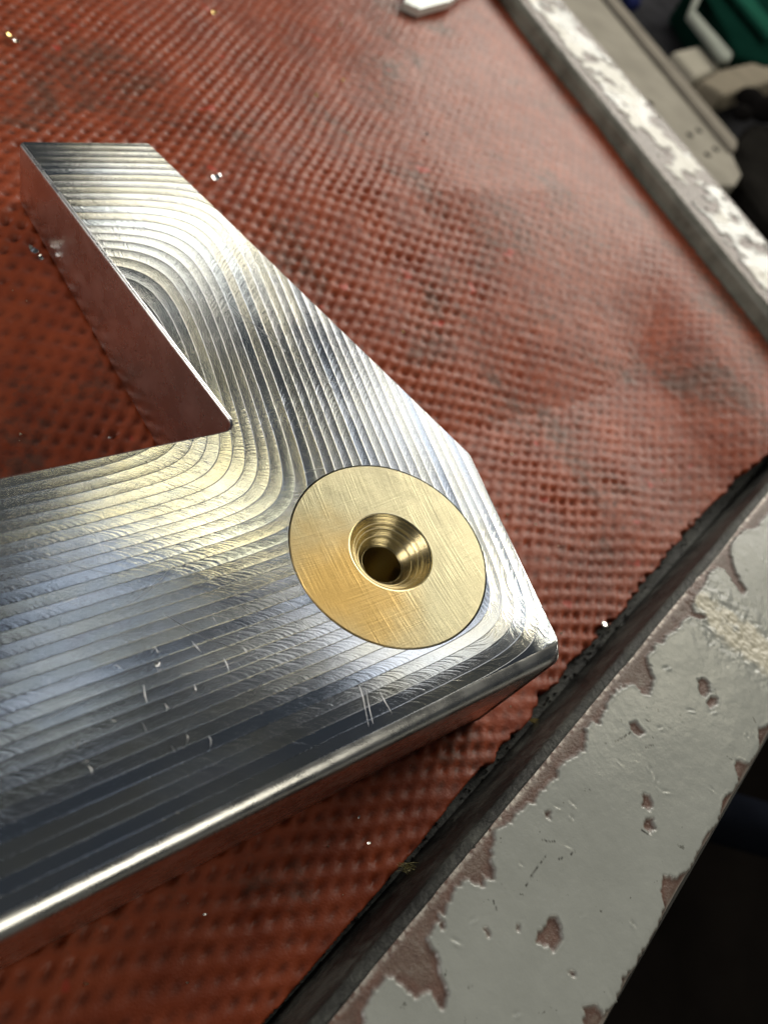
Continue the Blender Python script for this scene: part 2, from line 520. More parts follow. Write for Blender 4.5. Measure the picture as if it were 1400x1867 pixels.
holes = [c5(h) for h in (
    [(752, 772), (765, 770), (780, 742), (795, 735), (806, 730), (808, 755), (818, 785), (812, 810), (790, 832), (775, 815), (762, 812), (745, 805)],
    [(1203, 60), (1222, 57), (1236, 78), (1238, 100), (1222, 108), (1207, 92)], [(1240, 108), (1258, 112), (1258, 128), (1240, 142), (1230, 128)],
    [(1008, 185), (1030, 180), (1045, 205), (1040, 220), (1020, 215)], [(1045, 388), (1062, 390), (1072, 415), (1066, 435), (1048, 425)],
    [(1052, 452), (1072, 455), (1080, 480), (1066, 498), (1050, 480)], [(684, 752), (700, 758), (698, 776), (690, 772)], [(598, 768), (606, 768), (614, 790), (606, 795)],
    [(474, 750), (484, 745), (484, 768), (476, 772)], [(768, 432), (780, 434), (782, 456), (774, 452)], [(830, 880), (850, 890), (866, 908), (845, 900)])]
holes = [[back(x, y, RIM) for x, y in h] for h in holes]
blister_c = np.array(back(1345, 1155, RIM))


def rim(a, b, n, name, res, traced):
    """painted flange: a grid whose chipped places really lie lower than the paint coat"""
    L = np.linalg.norm(b - a); d = (b - a) / L
    nu = int(L * S / res); nv = int(RW * S / res)
    u = np.linspace(0, L, nu + 1); v = np.linspace(0, RW, nv + 1)
    U, V = np.meshgrid(u, v, indexing='ij')
    # mitre at the shared corner
    k0 = ((corner_out - corner_in) @ d) / RW
    if traced: Us = U * (1 + k0 * V / L)
    else: Us = U * (1 - k0 * V / L) + k0 * V
    P = a[None, None] + d[None, None] * Us[..., None] + n[None, None] * V[..., None]
    X, Y = P[..., 0], P[..., 1]
    jx = (fbm(X * 140, Y * 140, 4) - 0.5) * 0.022; jy = (fbm(X * 140 + 50, Y * 140 + 20, 4) - 0.5) * 0.022
    if traced:
        chip = inpoly(X + jx * .5, Y + jy * .5, inner_poly) | inpoly(X + jx * .5, Y + jy * .5, outer_poly)
        for h in holes: chip |= inpoly(X + jx * .5, Y + jy * .5, h)
    else:
        e = fbm(X * 16, Y * 16, 5); e2 = fbm(X * 45 + 9, Y * 45, 4)
        chip = (V < 0.035 + 0.10 * np.clip(e - 0.40, 0, 1) + jx) | (V > RW - 0.02 - 0.16 * np.clip(e2 - 0.45, 0, 1)) | (fbm(X * 13 + 4, Y * 13 + 8, 5) > 0.625)
    # seen beyond the traced stretch as well: wear along both edges
    if traced:
        e = fbm(X * 18 + 5, Y * 18, 5)
        far = (U < 0.55 * L * 0.35)
        chip |= far & ((V < 0.03 + 0.15 * np.clip(e - 0.45, 0, 1)) | (V > RW - 0.02 - 0.12 * np.clip(e - 0.5, 0, 1)))
    chip = chip.astype(float)
    soft = chip.copy()
    soft[1:-1, 1:-1] = (chip[1:-1, 1:-1] * 2 + chip[2:, 1:-1] + chip[:-2, 1:-1] + chip[1:-1, 2:] + chip[1:-1, :-2]) / 6
    # curled lip where the paint lifts, dents, blistered patch
    g = np.zeros_like(chip); g[2:-2, 2:-2] = sum(np.roll(np.roll(chip, i, 0), j, 1)[2:-2, 2:-2] for i in (-2, 0, 2) for j in (-2, 0, 2)) / 9
    core = chip.copy()
    for ax in (0, 1):
        core = sum(np.roll(core, q, ax) for q in range(-6, 7, 2)) / 7
    core = sstep(0.55, 0.95, core + (fbm(X * 90, Y * 90, 3) - 0.5) * 0.5)
    lip = np.clip(1 - chip, 0, 1) * g
    bq = np.array([0.80, -0.60]); bx1 = (X - blister_c[0]) * bq[0] + (Y - blister_c[1]) * bq[1]; bx2 = -(X - blister_c[0]) * bq[1] + (Y - blister_c[1]) * bq[0]
    bl = np.exp(-((bx1 / 0.15) ** 2 + (bx2 / 0.055) ** 2)) if traced else np.clip(fbm(X * 9 + 2, Y * 9, 3) - 0.42, 0, 1) * 3
    rough = (fbm(X * 60, Y * 60, 4) - 0.5)
    dent = np.zeros_like(chip)
    r2 = np.random.default_rng(3)
    for _ in range(60 if traced else 40):
        cu, cv = r2.random() * L, r2.random() * RW
        if traced: cu = L - r2.uniform(0.3, 2.3)
        an = r2.uniform(0, 3.14); ra = r2.uniform(0.0025, 0.008); rb = r2.uniform(0.0014, 0.003); am = r2.uniform(0.0006, 0.0024) * (1 if traced else 2)
        q1 = ((U - cu) * math.cos(an) + (V - cv) * math.sin(an)) / ra; q2 = (-(U - cu) * math.sin(an) + (V - cv) * math.cos(an)) / rb
        dent += am * (np.exp(-((q1 - .3) ** 2 + (q2 - 1.0) ** 2)) - 1.2 * np.exp(-(q1 ** 2 + q2 ** 2)))
    z = -0.0044 * soft + 0.0014 * lip + rough * (0.0006 + 0.010 * bl) + (fbm(X * 170, Y * 170, 3) - .5) * 0.006 * bl * (1 if traced else 0) + dent + (fbm(X * 5, Y * 5, 2) - .5) * 0.004
    ed = 0.016
    z -= 0.003 * np.clip(1 - V / ed, 0, 1) ** 2 + 0.004 * np.clip(1 - (RW - V) / ed, 0, 1) ** 2
    worn = np.clip(1.5 - V / 0.006, 0, 1) * np.clip((fbm(X * 150, Y * 150 + 3, 3) - 0.36) * 4, 0, 1) + 0.5 * (V > RW - 0.006)
    v3 = np.stack([X * S, Y * S, (z - RIM + FLOOR) * S], -1).reshape(-1, 3)
    i = np.arange(nu)[:, None] * (nv + 1) + np.arange(nv)[None]
    f = np.stack([i, i + 1, i + nv + 2, i + nv + 1], -1).reshape(-1, 4)
    if np.cross(np.append(d, 0), np.append(n, 0))[2] > 0: f = f[:, ::-1]
    f = f[:, ::-1]
    scr = np.zeros_like(chip)
    glare_mask = 0.85 * sstep(0.30, 0.66, bl * (0.15 + 1.5 * fbm(X * 38, Y * 38, 5))) if traced else 0.6 * sstep(0.5, 0.62, fbm(X * 7 + 3, Y * 7, 4))  # where lamp glare is coloured in: traced patch near, random patches far
    r3 = np.random.default_rng(11)
    segs = []
    for _ in range(12 if traced else 0):
        c0 = np.array(back(r3.uniform(760, 1390), r3.uniform(1180, 1850), RIM)); an = r3.uniform(0, 3.14); ln = r3.uniform(0.004, 0.022)
        segs.append((c0, c0 + ln * np.array([math.cos(an), math.sin(an)])))
    if traced:
        for q in (((957, 1617), (982, 1575)), ((1122, 1353), (1150, 1335)), ((1018, 1567), (1030, 1562)), ((1040, 1558), (1048, 1553)), ((989, 1530), (1010, 1536)), ((915, 1610), (925, 1628)), ((898, 1642), (905, 1660))):
            segs.append(tuple(np.array(back(x, y, RIM)) for x, y in q))
    for p, q in segs:
        dd = q - p; ll = np.linalg.norm(dd); dd = dd / ll
        tt = np.clip((X - p[0]) * dd[0] + (Y - p[1]) * dd[1], 0, ll)
        dist = np.hypot(X - p[0] - dd[0] * tt + jx * .25, Y - p[1] - dd[1] * tt + jy * .25)
        scr = np.maximum(scr, np.clip(1.5 - dist / 0.0010, 0, 1) * (V > 0.03))
    att = dict(chip=soft.ravel(), worn=worn.ravel(), scratch=scr.ravel(), core=core.ravel(), glare=(glare_mask * (1 - soft)).ravel())
    o = mesh_np(name, v3, f, M_PAINT, True, att)
    put(o, tray)
    # folded outer and inner lips give the flange its thickness
    for vv, sgn, nm in ((RW, 1, 'outer_lip'), (0.0, -1, 'inner_lip')):
        bm = bmesh.new()
        k = k0 * vv
        p0, p1 = (a + n * vv, b + n * vv + d * k) if traced else (a + n * vv + d * k, b + n * vv)
        q = n * sgn
        box_bm(bm, [x * S for x in (p0 - q * 0.03, p1 - q * 0.03, p1 + q * 0.0005, p0 + q * 0.0005)], (FLOOR - RIM - 0.05) * S, (FLOOR - RIM - 0.0075) * S)
        put(from_bm(nm, bm, M_LIP), tray)
    return o


rim(near0, corner_in, nn, 'rim_flange', 0.00034, True)
rim(corner_in, far0, fn, 'rim_flange', 0.0008, False)

# ------------------------------------------------------------------ red rubber mat
E1 = np.array([0.0303, 0.0048]); E2 = np.array([-0.0082, -0.0368])
NS = 7
cut_px = [(430, 1932), (500, 1846), (629, 1695), (757, 1547), (899, 1374), (945, 1318), (1038, 1203), (1100, 1140), (1165, 1071), (1256, 953), (1330, 880), (1400, 812), (1470, 740)]
cut = np.array([back(x, y, 1.30) for x, y in cut_px])
cut = np.vstack([cut[0] + (cut[0] - cut[1]) / np.linalg.norm(cut[0] - cut[1]) * 2.0, cut])


def side_of_cut(X, Y):
    """distance inside the mat's cut edge (signed), and position along it"""
    best = np.full(X.shape, 1e9); sg = np.zeros(X.shape); al = np.zeros(X.shape); acc = 0; gx = np.zeros(X.shape); gy = np.zeros(X.shape)
    for a, b in zip(cut[:-1], cut[1:]):
        d = b - a; L = np.linalg.norm(d); d = d / L
        s = np.clip((X - a[0]) * d[0] + (Y - a[1]) * d[1], 0, L)
        qx, qy = a[0] + d[0] * s, a[1] + d[1] * s
        dist = np.hypot(X - qx, Y - qy); m = dist < best
        best = np.where(m, dist, best); al = np.where(m, acc + s, al)
        sg = np.where(m, np.sign(-(X - a[0]) * d[1] + (Y - a[1]) * d[0]), sg)
        gx = np.where(m, -d[1], gx); gy = np.where(m, d[0], gy)
        acc += L
    return best * sg, al, gx, gy


def mat_level(X, Y):
    n = X * NN[0] + Y * NN[1]
    t1 = 0.165 * sstep(0.66, 1.5, n) * 0.9
    lin = 0.30 - 0.165 * np.clip((n - 0.74) / 0.674, 0, 1.0)
    lin = np.where(n > 1.414, 0.135, lin)
    dw = -((X - fl[0][0]) * fn[0] + (Y - fl[0][1]) * fn[1])          # distance to the far wall
    up = 0.30 - 0.10 * sstep(0.75, 0.0, dw)
    z = np.minimum(lin, up)
    kf = sstep(0.55, 0.05, dw)
    z = z * (1 - kf) + 0.185 * kf
    roll = (fbm(X * 2.1 + 4, Y * 2.1 + 7, 2) - 0.5) * 0.035 * sstep(0.10, 0.45, plate_gap(X, Y)) * sstep(0.0, 0.5, dw)
    return -(1 + z) - 0.004 + roll


OUT = [pD - DD * 1.75, pD, pC, pB, pA, pN, pN - DD * 1.05]


def plate_gap(X, Y):
    best = np.full(X.shape, 1e9); ins = inpoly(X, Y, OUT)
    for i in range(len(OUT)):
        a, b = OUT[i], OUT[(i + 1) % len(OUT)]
        d = b - a; L = np.linalg.norm(d); d = d / L
        s = np.clip((X - a[0]) * d[0] + (Y - a[1]) * d[1], 0, L)
        best = np.minimum(best, np.hypot(X - a[0] - d[0] * s, Y - a[1] - d[1] * s))
    return np.where(ins, 0, best)


G = np.array([E1, E2]); Gi = np.linalg.inv(G)
box = np.array([(-1.15, -0.25), (-1.15, 3.75), (2.1, -0.25), (2.1, 3.75)]) @ Gi
u0, v0 = np.floor(box.min(0)).astype(int); u1, v1 = np.ceil(box.max(0)).astype(int)
uu = np.arange(u0 * NS, u1 * NS + 1) / NS; vv = np.arange(v0 * NS, v1 * NS + 1) / NS
UU, VV = np.meshgrid(uu, vv, indexing='ij')
X = UU * E1[0] + VV * E2[0]; Y = UU * E1[1] + VV * E2[1]
sd, al, gx, gy = side_of_cut(X, Y)
# ragged teeth where the cut runs through the pits, clean cut nearer the lens
teeth_on = sstep(3.05, 3.25, al + 0.0)
alen = np.linalg.norm(cut[1] - cut[0])
q_al = alen + np.linalg.norm(np.diff(cut[1:6], axis=0), axis=1).sum()
teeth_on = sstep(q_al - 0.08, q_al + 0.02, al)
tooth = (np.abs(((al / 0.036 + fbm(al * 9, al * 0 + 3, 2)) % 1.0) - 0.5) * 2) * 0.016 * (fbm(al * 12, al * 0 + 7, 2) * 1.6 - 0.2) + (fbm(al * 30, al * 0, 3) - 0.5) * 0.022
sdt = sd - teeth_on * (tooth - 0.008) - (1 - teeth_on) * (fbm(al * 7, al * 0, 2) - .5) * 0.006
dwall = -((X - fl[0][0]) * fn[0] + (Y - fl[0][1]) * fn[1])
fw = dwall - 0.012 - (fbm(X * 3, Y * 3, 2)) * 0.03
inside = np.minimum(sdt, fw)
wx = UU + (fbm(X * 7, Y * 7, 2) - 0.5) * 0.55; wy = VV + (fbm(X * 7 + 30, Y * 7 + 11, 2) - 0.5) * 0.55
c1, c2 = np.cos(2 * np.pi * wx), np.cos(2 * np.pi * wy)
pit = (np.clip((1 - c1) / 2 * (1 - c2) / 2, 0, 1)) ** 1.35
node = ((1 + c1) / 2 * (1 + c2) / 2) ** 1.5
worn_flat = sstep(0.0, 0.5, (X - 0.86) * 0.73 + (Y - 1.16) * 0.68 - 0.10) * 0.80
cu_, cv_ = np.floor(wx).astype(int), np.floor(wy).astype(int)
cell = _perm[cu_ & 255, cv_ & 255]
dep = (0.0088 * np.clip((fbm(X * 8, Y * 8, 3) - 0.22) * 2.0, 0.12, 1.3) * (0.55 + 0.6 * cell)) * (1 - worn_flat)
Z = mat_level(X, Y) - dep * pit + 0.0018 * node * (1 - worn_flat) + (fbm(X * 40, Y * 40, 2) - .5) * 0.0025
keepv = inside
nv = len(vv)
i = np.arange(len(uu) - 1)[:, None] * nv + np.arange(nv - 1)[None]
F = np.stack([i, i + 1, i + nv + 1, i + nv], -1).reshape(-1, 4)
ks = keepv.ravel()[F]
F = F[(ks.mean(1) > 0) & (ks.max(1) > 0.0005)]
Vx, Vy, Vz = X.ravel().copy(), Y.ravel().copy(), Z.ravel()
# snap the rim of the kept faces onto the cut line
bad = np.unique(F[(ks := keepv.ravel()[F]) < 0])
nearcut = bad[(sdt.ravel()[bad] < 0)]
Vx[nearcut] -= gx.ravel()[nearcut] * sdt.ravel()[nearcut]; Vy[nearcut] -= gy.ravel()[nearcut] * sdt.ravel()[nearcut]
used = np.unique(F); remap = np.full(len(Vx), -1); remap[used] = np.arange(len(used))
F = remap[F]
v3 = np.stack([Vx[used] * S, Vy[used] * S, (Vz[used] + FLOOR) * S], -1)
pt = pit.ravel()[used]
# skirt: the thickness of the mat along its border
ee = np.concatenate([F[:, [k, (k + 1) % 4]] for k in range(4)])
key = np.sort(ee, 1); key = key[:, 0].astype(np.int64) * len(v3) + key[:, 1]
uq, idx, cnt = np.unique(key, return_index=True, return_counts=True)
be = ee[idx[cnt == 1]]
bv = np.unique(be); nb = len(v3); rm = np.full(nb, -1); rm[bv] = nb + np.arange(len(bv))
low = v3[bv].copy(); low[:, 2] = np.maximum(low[:, 2] - 0.0042, 0.0002)
v3 = np.vstack([v3, low]); pt = np.concatenate([pt, np.zeros(len(bv))])
F = np.vstack([F, np.stack([be[:, 1], be[:, 0], rm[be[:, 0]], rm[be[:, 1]]], -1)])
v3 = v3.astype(np.float32)
F = F[:, ::-1]
mat_o = mesh_np('rubber_mat', v3, F, M_MAT, True, dict(pit=pt))
tag(mat_o, 'worn red rubber mat with waffle pits lining the tray under the bracket', 'mat')

# ------------------------------------------------------------------ machined bracket
br = thing('machined_bracket', W(pD[0], pD[1], -1.30), 'bright milled aluminium bracket with brass bushing lying on the red mat', 'bracket')


def rounded(poly, radii, seg=8):
    """polygon with filleted corners; returns points and per point corner index"""
    out = []
    n = len(poly)
    for i in range(n):
        p, a, b = poly[i], poly[i - 1], poly[(i + 1) % n]
        u = (a - p) / np.linalg.norm(a - p); w = (b - p) / np.linalg.norm(b - p)
        r = radii[i]
        if r == 0: out.append((p, i)); continue
        th = math.acos(np.clip(u @ w, -1, 1)); t = r / math.tan(th / 2)
        s, e = p + u * t, p + w * t
        bis = (u + w) / np.linalg.norm(u + w); c = p + bis * (r / math.sin(th / 2))
        a0 = math.atan2(*(s - c)[::-1]); a1 = math.atan2(*(e - c)[::-1])
        da = (a1 - a0 + math.pi) % (2 * math.pi) - math.pi
        for k in range(seg + 1):
            an = a0 + da * k / seg
            out.append((c + r * np.array([math.cos(an), math.sin(an)]), i))
    return out


# order: counter-clockwise seen from above
RN, RS = 0.024, 0.0055
ring = rounded(OUT, [0, 0.010, 0.008, 0.004, 0.004, 0.024, 0], 8)
# extra points on the long flanks so that the underside can taper
dense = []
for k in range(len(ring)):
    a, ia = ring[k]; b, ib = ring[(k + 1) % len(ring)]
    dense.append((a, ia))
    m = int(np.linalg.norm(b - a) / 0.05)
    for j in range(1, m): dense.append((a + (b - a) * j / m, -1))
P = np.array([p for p, _ in dense]); K = len(P)
nxt = np.roll(P, -1, 0) - P; nxt /= np.linalg.norm(nxt, axis=1)[:, None]
prv = P - np.roll(P, 1, 0); prv /= np.linalg.norm(prv, axis=1)[:, None]
n1 = np.stack([nxt[:, 1], -nxt[:, 0]], -1); n0 = np.stack([prv[:, 1], -prv[:, 0]], -1)


def edge_r(nrm):                                          # the near edge is rounded over, the others only deburred
    f = np.clip((-(nrm @ NN) - 0.6) / 0.4, 0, 1)
    return RS + (RN - RS) * f


r0, r1 = edge_r(n0), edge_r(n1)
rows = []
prof = [(0.0, 0.0)] + [(1 - math.cos(a), math.sin(a)) for a in []]
STEPS = 7
offs = []
for s in range(STEPS + 1):
    a = math.pi / 2 * s / STEPS
    # start on the flat face, end on the flank
    o_out, o_dn = math.sin(a), 1 - math.cos(a)
    offs.append((o_out, o_dn))


def shift(amount0, amount1):
    """move each outline point outward so both adjoining edges shift by their own amount"""
    out = np.empty_like(P)
    for k in range(K):
        a, b = n0[k], n1[k]
        det = a[0] * b[1] - a[1] * b[0]
        if abs(det) < 0.02:
            out[k] = P[k] + (a + b) / np.linalg.norm(a + b) * (amount0[k] + amount1[k]) / 2
        else:
            out[k] = P[k] + np.array([(amount0[k] * b[1] - amount1[k] * a[1]) / det, (a[0] * amount1[k] - b[0] * amount0[k]) / det])
    return out


bm = bmesh.new()
layers = []
rz = np.minimum(r0, r1) * 0 + (r0 + r1) / 2
# a crisp little land before the round starts
for j, (oo, od) in enumerate(offs):
    Q = shift(r0 * oo, r1 * oo)
    z = -1 - rz * od * 1.25 - (0.0012 if j > 0 else 0)
    layers.append([bm.verts.new(W(Q[k][0], Q[k][1], z[k])) for k in range(K)])
Q = shift(r0, r1)
tb = underside(P @ NN)
for fz in (0.5, 1.0):
    zz = -1 - rz * 1.25 - (tb - rz * 1.25 - 0.004) * fz
    layers.append([bm.verts.new(W(Q[k][0], Q[k][1], zz[k])) for k in range(K)])
for A, B in zip(layers[:-1], layers[1:]):
    for k in range(K):
        f = bm.faces.new((A[k], B[k], B[(k + 1) % K], A[(k + 1) % K])); f.material_index = 1
# top face with the bore, and the underside
def fill(loop, hole_r, z, up):
    es = [bm.edges.get((loop[k], loop[(k + 1) % K])) for k in range(K)]
    H = None
    if hole_r:
        H = [bm.verts.new(W(BUSH[0] + hole_r * math.cos(t), BUSH[1] + hole_r * math.sin(t), z)) for t in np.linspace(0, 2 * math.pi, 128, endpoint=False)]
        es += [bm.edges.new((H[k], H[(k + 1) % 128])) for k in range(128)]
    res = bmesh.ops.triangle_fill(bm, use_beauty=True, use_dissolve=False, edges=es, normal=(0, 0, 1 if up else -1))
    for g in res['geom']:
        if isinstance(g, bmesh.types.BMFace):
            g.material_index = 0 if up else 1
            g.normal_update()
            if (g.normal.z > 0) != up: g.normal_flip()
    return H


H = fill(layers[0], RB + 0.0020, -1.0, True)
fill(layers[-1], 0, 0, False)
H2 = [bm.verts.new((v.co.x, v.co.y, v.co.z - 0.02)) for v in H]
for k in range(128):
    f = bm.faces.new((H[k], H2[k], H2[(k + 1) % 128], H[(k + 1) % 128])); f.material_index = 1
body = from_bm('body', bm, M_TOP, 22)
body.data.materials.append(M_CUT)
put(body, br)


def lathe(bm, prof, seg, cx, cy, mi=0):
    rings = []
    for r, z in prof:
        rings.append([bm.verts.new(W(cx + r * math.cos(2 * math.pi * k / seg), cy + r * math.sin(2 * math.pi * k / seg), z)) for k in range(seg)])
    for A, B in zip(rings[:-1], rings[1:]):
        for k in range(seg):
            f = bm.faces.new((A[k], A[(k + 1) % seg], B[(k + 1) % seg], B[k])); f.material_index = mi
    return rings


bm = bmesh.new()
ZT = -0.9992
RC, RH, ZH = 0.0705, 0.0345, ZT - 0.044
lathe(bm, [(RB, ZT - 0.15), (RB, ZT - 0.0016), (RB - 0.0012, ZT)] + [(RB - 0.0012 + (RC + 0.003 - RB + 0.0012) * k / 4, ZT) for k in range(1, 5)], 128, *BUSH)
bush = put(from_bm('bushing', bm, M_BRASS, 30), br)
bm = bmesh.new()
cone = [(RC + 0.003, ZT), (RC + 0.0012, ZT - 0.0006), (RC - 0.001, ZT - 0.0022)]
for k in range(1, 13):
    f = k / 12
    if k in (4, 6, 9): cone.append((cone[-1][0] - 0.0009, cone[-1][1] - 0.0001))
    cone.append((RC - 0.001 + (RH + 0.003 - RC) * f, ZT - 0.0022 + (ZH - ZT + 0.003) * f))
cone += [(RH + 0.001, ZH + 0.0003), (RH, ZH - 0.001), (RH, ZH - 0.05), (RH, ZT - 0.16), (0.004, ZT - 0.17)]
lathe(bm, cone, 128, *BUSH)
put(from_bm('countersunk_bore', bm, M_BORE, 9), bush)

# scratches: hair-thin raised burrs on the milled face
M_SCR = plain('burnished_scratch', (0.80, 0.80, 0.80), 0.42, 1.0, 0.03, 800)
bm = bmesh.new()


def burr(pts, w):
    z = -0.9994
    q = np.array([back(x, y, 1.0) for x, y in pts])
    L = []
    for k in range(len(q)):
        d = q[min(k + 1, len(q) - 1)] - q[max(k - 1, 0)]; d = d / (np.linalg.norm(d) + 1e-9); n = np.array([-d[1], d[0]])
        ww = w * (0.25 if k in (0, len(q) - 1) else 1.0)
        L.append([bm.verts.new(W(*(q[k] + n * ww), z - 0.0005)), bm.verts.new(W(*q[k], z)), bm.verts.new(W(*(q[k] - n * ww), z - 0.0005))])
    for A, B in zip(L[:-1], L[1:]):
        for j in (0, 1): bm.faces.new((A[j], B[j], B[j + 1], A[j + 1]))


tr = [[(667, 1255), (673, 1290), (680, 1320)], [(693, 1262), (702, 1280), (715, 1302)], [(655, 1250), (662, 1272), (672, 1325)],
      [(596, 697), (606, 694), (617, 698)], [(440, 1178), (446, 1184), (451, 1192)], [(408, 1200), (414, 1212), (417, 1222)], [(462, 1268), (470, 1255), (478, 1243)],
      [(115, 1098), (128, 1094), (140, 1090)], [(275, 1190), (283, 1180), (288, 1190), (295, 1186)], [(286, 1218), (290, 1224), (296, 1218)], [(300, 1283), (305, 1290), (303, 1297)], [(388, 1126), (392, 1132)],
      [(340, 1340), (343, 1346), (340, 1356)], [(380, 1342), (385, 1350), (384, 1362)], [(262, 1248), (264, 1266), (268, 1282)], [(138, 1366), (142, 1358), (145, 1350)], [(160, 1396), (166, 1402), (168, 1412)], [(88, 1240), (92, 1252)],
      [(350, 1170), (360, 1182), (366, 1188)], [(520, 1050), (535, 1044), (548, 1046)], [(505, 1080), (522, 1096), (540, 1110)], [(470, 1075), (500, 1060), (530, 1068)], [(262, 1322), (266, 1333)], [(30, 1050), (44, 1060)],
      [(545, 1130), (560, 1142), (570, 1150)], [(440, 1105), (452, 1112), (470, 1120)], [(312, 1360), (320, 1372)], [(238, 985), (262, 1004)], [(196, 1148), (206, 1140)], [(556, 862), (572, 856), (590, 853)]]
for L in tr: burr(L, 0.00045)
for (x0, y0, x1, y1) in ((60, 1010, 210, 1048), (240, 1100, 330, 1010), (330, 1230, 470, 1190), (90, 1310, 180, 1265), (420, 960, 505, 935), (150, 960, 190, 1010), (420, 560, 520, 640), (560, 640, 640, 760), (230, 380, 300, 470), (300, 1120, 420, 1180), (500, 1240, 590, 1225)):
    xm, ym = (x0 + x1) / 2 + random.uniform(-8, 8), (y0 + y1) / 2 + random.uniform(-8, 8)
    burr([(x0, y0), ((x0 + xm) / 2, (y0 + ym) / 2), (xm, ym), ((x1 + xm) / 2, (y1 + ym) / 2), (x1, y1)], 0.00022)
for _ in range(10):
    x, y = random.uniform(20, 640), random.uniform(930, 1400)
    if y > 1560 - 0.47 * x - 60 or math.hypot(x - 706, (y - 1018) * 1.05) < 200: continue
    a = random.uniform(0, 6.28); l = random.uniform(3, 11)
    burr([(x, y), (x + l * math.cos(a), y + l * math.sin(a)), (x + 1.7 * l * math.cos(a + .4), y + 1.7 * l * math.sin(a + .4))], random.uniform(0.0003, 0.0006))
o = put(from_bm('scratches', bm, M_SCR), br); o['kind'] = 'stuff'

# ------------------------------------------------------------------ swarf and crumbs
M_CHIP = plain('aluminium_swarf', (0.88, 0.88, 0.86), 0.22, 1.0, 0.05, 900)
M_BCHIP = plain('brass_swarf', (0.80, 0.62, 0.25), 0.3, 1.0, 0.1, 900)


def swarf(px, py, h, size, label, mat=None, curl=1.5, seed=0, lift=0.006):
    r = random.Random(seed + int(px))
    x, y = back(px, py, h)
    Xa, Ya = np.array([[x]]), np.array([[y]])
    base = mat_level(Xa, Ya)[0, 0] if h != FLOOR and h != 1.0 else -h
    # recompute on the actual level of the mat
    for _ in range(4):
        if h in (FLOOR, 1.0): break
        x, y = back(px, py, -base - lift)
        base = mat_level(np.array([[x]]), np.array([[y]]))[0, 0]
    bm = bmesh.new(); th = r.uniform(0, 6.28); n = 9
    prev = None
    for k in range(n):
        a = curl * (k / (n - 1) - 0.5) * 2
        s = size * math.sin(a) / max(curl, .2); up = size * (1 - math.cos(a)) / max(curl, .2)
        wdt = size * 0.32 * math.sin(math.pi * (k + 0.6) / (n + 0.2))
        c = np.array([x + s * math.cos(th), y + s * math.sin(th)]); p = np.array([-math.sin(th), math.cos(th)]) * wdt
        z = base + lift + up
        row = [bm.verts.new(W(*(c + p), z)), bm.verts.new(W(*(c - p), z + wdt * 0.6)), bm.verts.new(W(*(c - p), z + wdt * 0.6 - size * 0.10)), bm.verts.new(W(*(c + p), z - size * 0.10))]
        if prev:
            for j in range(4): bm.faces.new((prev[j], prev[(j + 1) % 4], row[(j + 1) % 4], row[j]))
        else: bm.faces.new(row)
        prev = row
    bm.faces.new(prev[::-1])
    bmesh.ops.recalc_face_normals(bm, faces=bm.faces)
    return tag(from_bm('metal_chip', bm, mat or M_CHIP, 40), label, 'metal chip', 'metal chips and crumbs in the tray')


for a in ((392, 325, 1.2, 0.022, 'largest silver curl of swarf on mat right of the bracket tip'),
          (1045, 742, 1.28, 0.011, 'lone white metal crumb on the smooth right part of the mat'),
          (777, 247, 1.2, 0.015, 'pale metal flake on mat between bracket tip and far rim'),
          (1100, 1138, 1.3, 0.018, 'bent silver sliver at the ragged mat edge right of bracket corner'),
          (735, 605, 1.25, 0.007, 'tiny yellow crumb on mat beside the middle of the long bracket edge', M_BCHIP),
          (390, 23, 1.15, 0.014, 'yellow brass crumb on mat nearest the top border, left of centre', M_BCHIP),
          (620, 46, 1.15, 0.012, 'yellow crumb on mat left of the pale metal strip', M_BCHIP),
          (624, 148, 1.15, 0.012, 'upper yellowish fleck on mat below the pale metal strip', M_BCHIP),
          (577, 174, 1.15, 0.011, 'lower yellowish fleck on mat halfway to the bracket tip', M_BCHIP),
          (20, 68, 1.15, 0.018, 'bright cluster crumb on mat at the left border above bracket tip', M_BCHIP),
          (30, 75, 1.15, 0.011, 'small crumb beside bright cluster at the upper left border'),
          (63, 458, 1.2, 0.017, 'pale debris on mat against the left flank of the bracket'),
          (76, 472, 1.2, 0.012, 'smaller pale debris right of the crumb by the left flank'),
          (200, 798, 1.3, 0.007, 'tiny silver speck on dark mat inside the bracket notch'),
          (672, 1538, 1.3, 0.006, 'tiny bright speck on mat near its clean cut edge, right one'),
          (654, 1491, 1.3, 0.005, 'tiny bright speck on mat near the bracket, upper one'),
          (373, 1668, 1.3, 0.005, 'tiny bright speck on the darkest lower part of the mat')):
    swarf(*a[:5], **(dict(mat=a[5]) if len(a) > 5 else {}))
swarf(1130, 1140, FLOOR, 0.012, 'white crumb on the black tray floor by the ragged mat edge')
swarf(1157, 1148, FLOOR, 0.009, 'dull crumb on the tray floor against the near side wall')
swarf(975, 1318, FLOOR, 0.018, 'flat yellowish chip on the black tray floor below bracket corner', M_BCHIP, 0.4)
swarf(286, 1212, 1.0, 0.006, 'tiny bright bead of swarf on the milled lower arm', lift=0.003)

# fine dust: crumbs on the tray floor strip and glitter on the mat, too small to count
def crumbs(name, pts, mats):
    bm = bmesh.new(); r = random.Random(8)
    for (x, y, z, k) in pts:
        c = Vector(W(x, y, z)); vs_ = []
        for q in ((1, 0, 0), (-.8, .3, 0), (-.2, -.9, .1), (0, .1, .8), (.2, .6, -.4)):
            vs_.append(bm.verts.new(c + Vector(q) * k * S * r.uniform(0.6, 1.3)))
        for f in ((0, 4, 3), (4, 1, 3), (1, 2, 3), (2, 0, 3), (0, 2, 4), (2, 1, 4)): bm.faces.new([vs_[t] for t in f])
    bmesh.ops.recalc_face_normals(bm, faces=bm.faces)
    return from_bm(name, bm, mats)


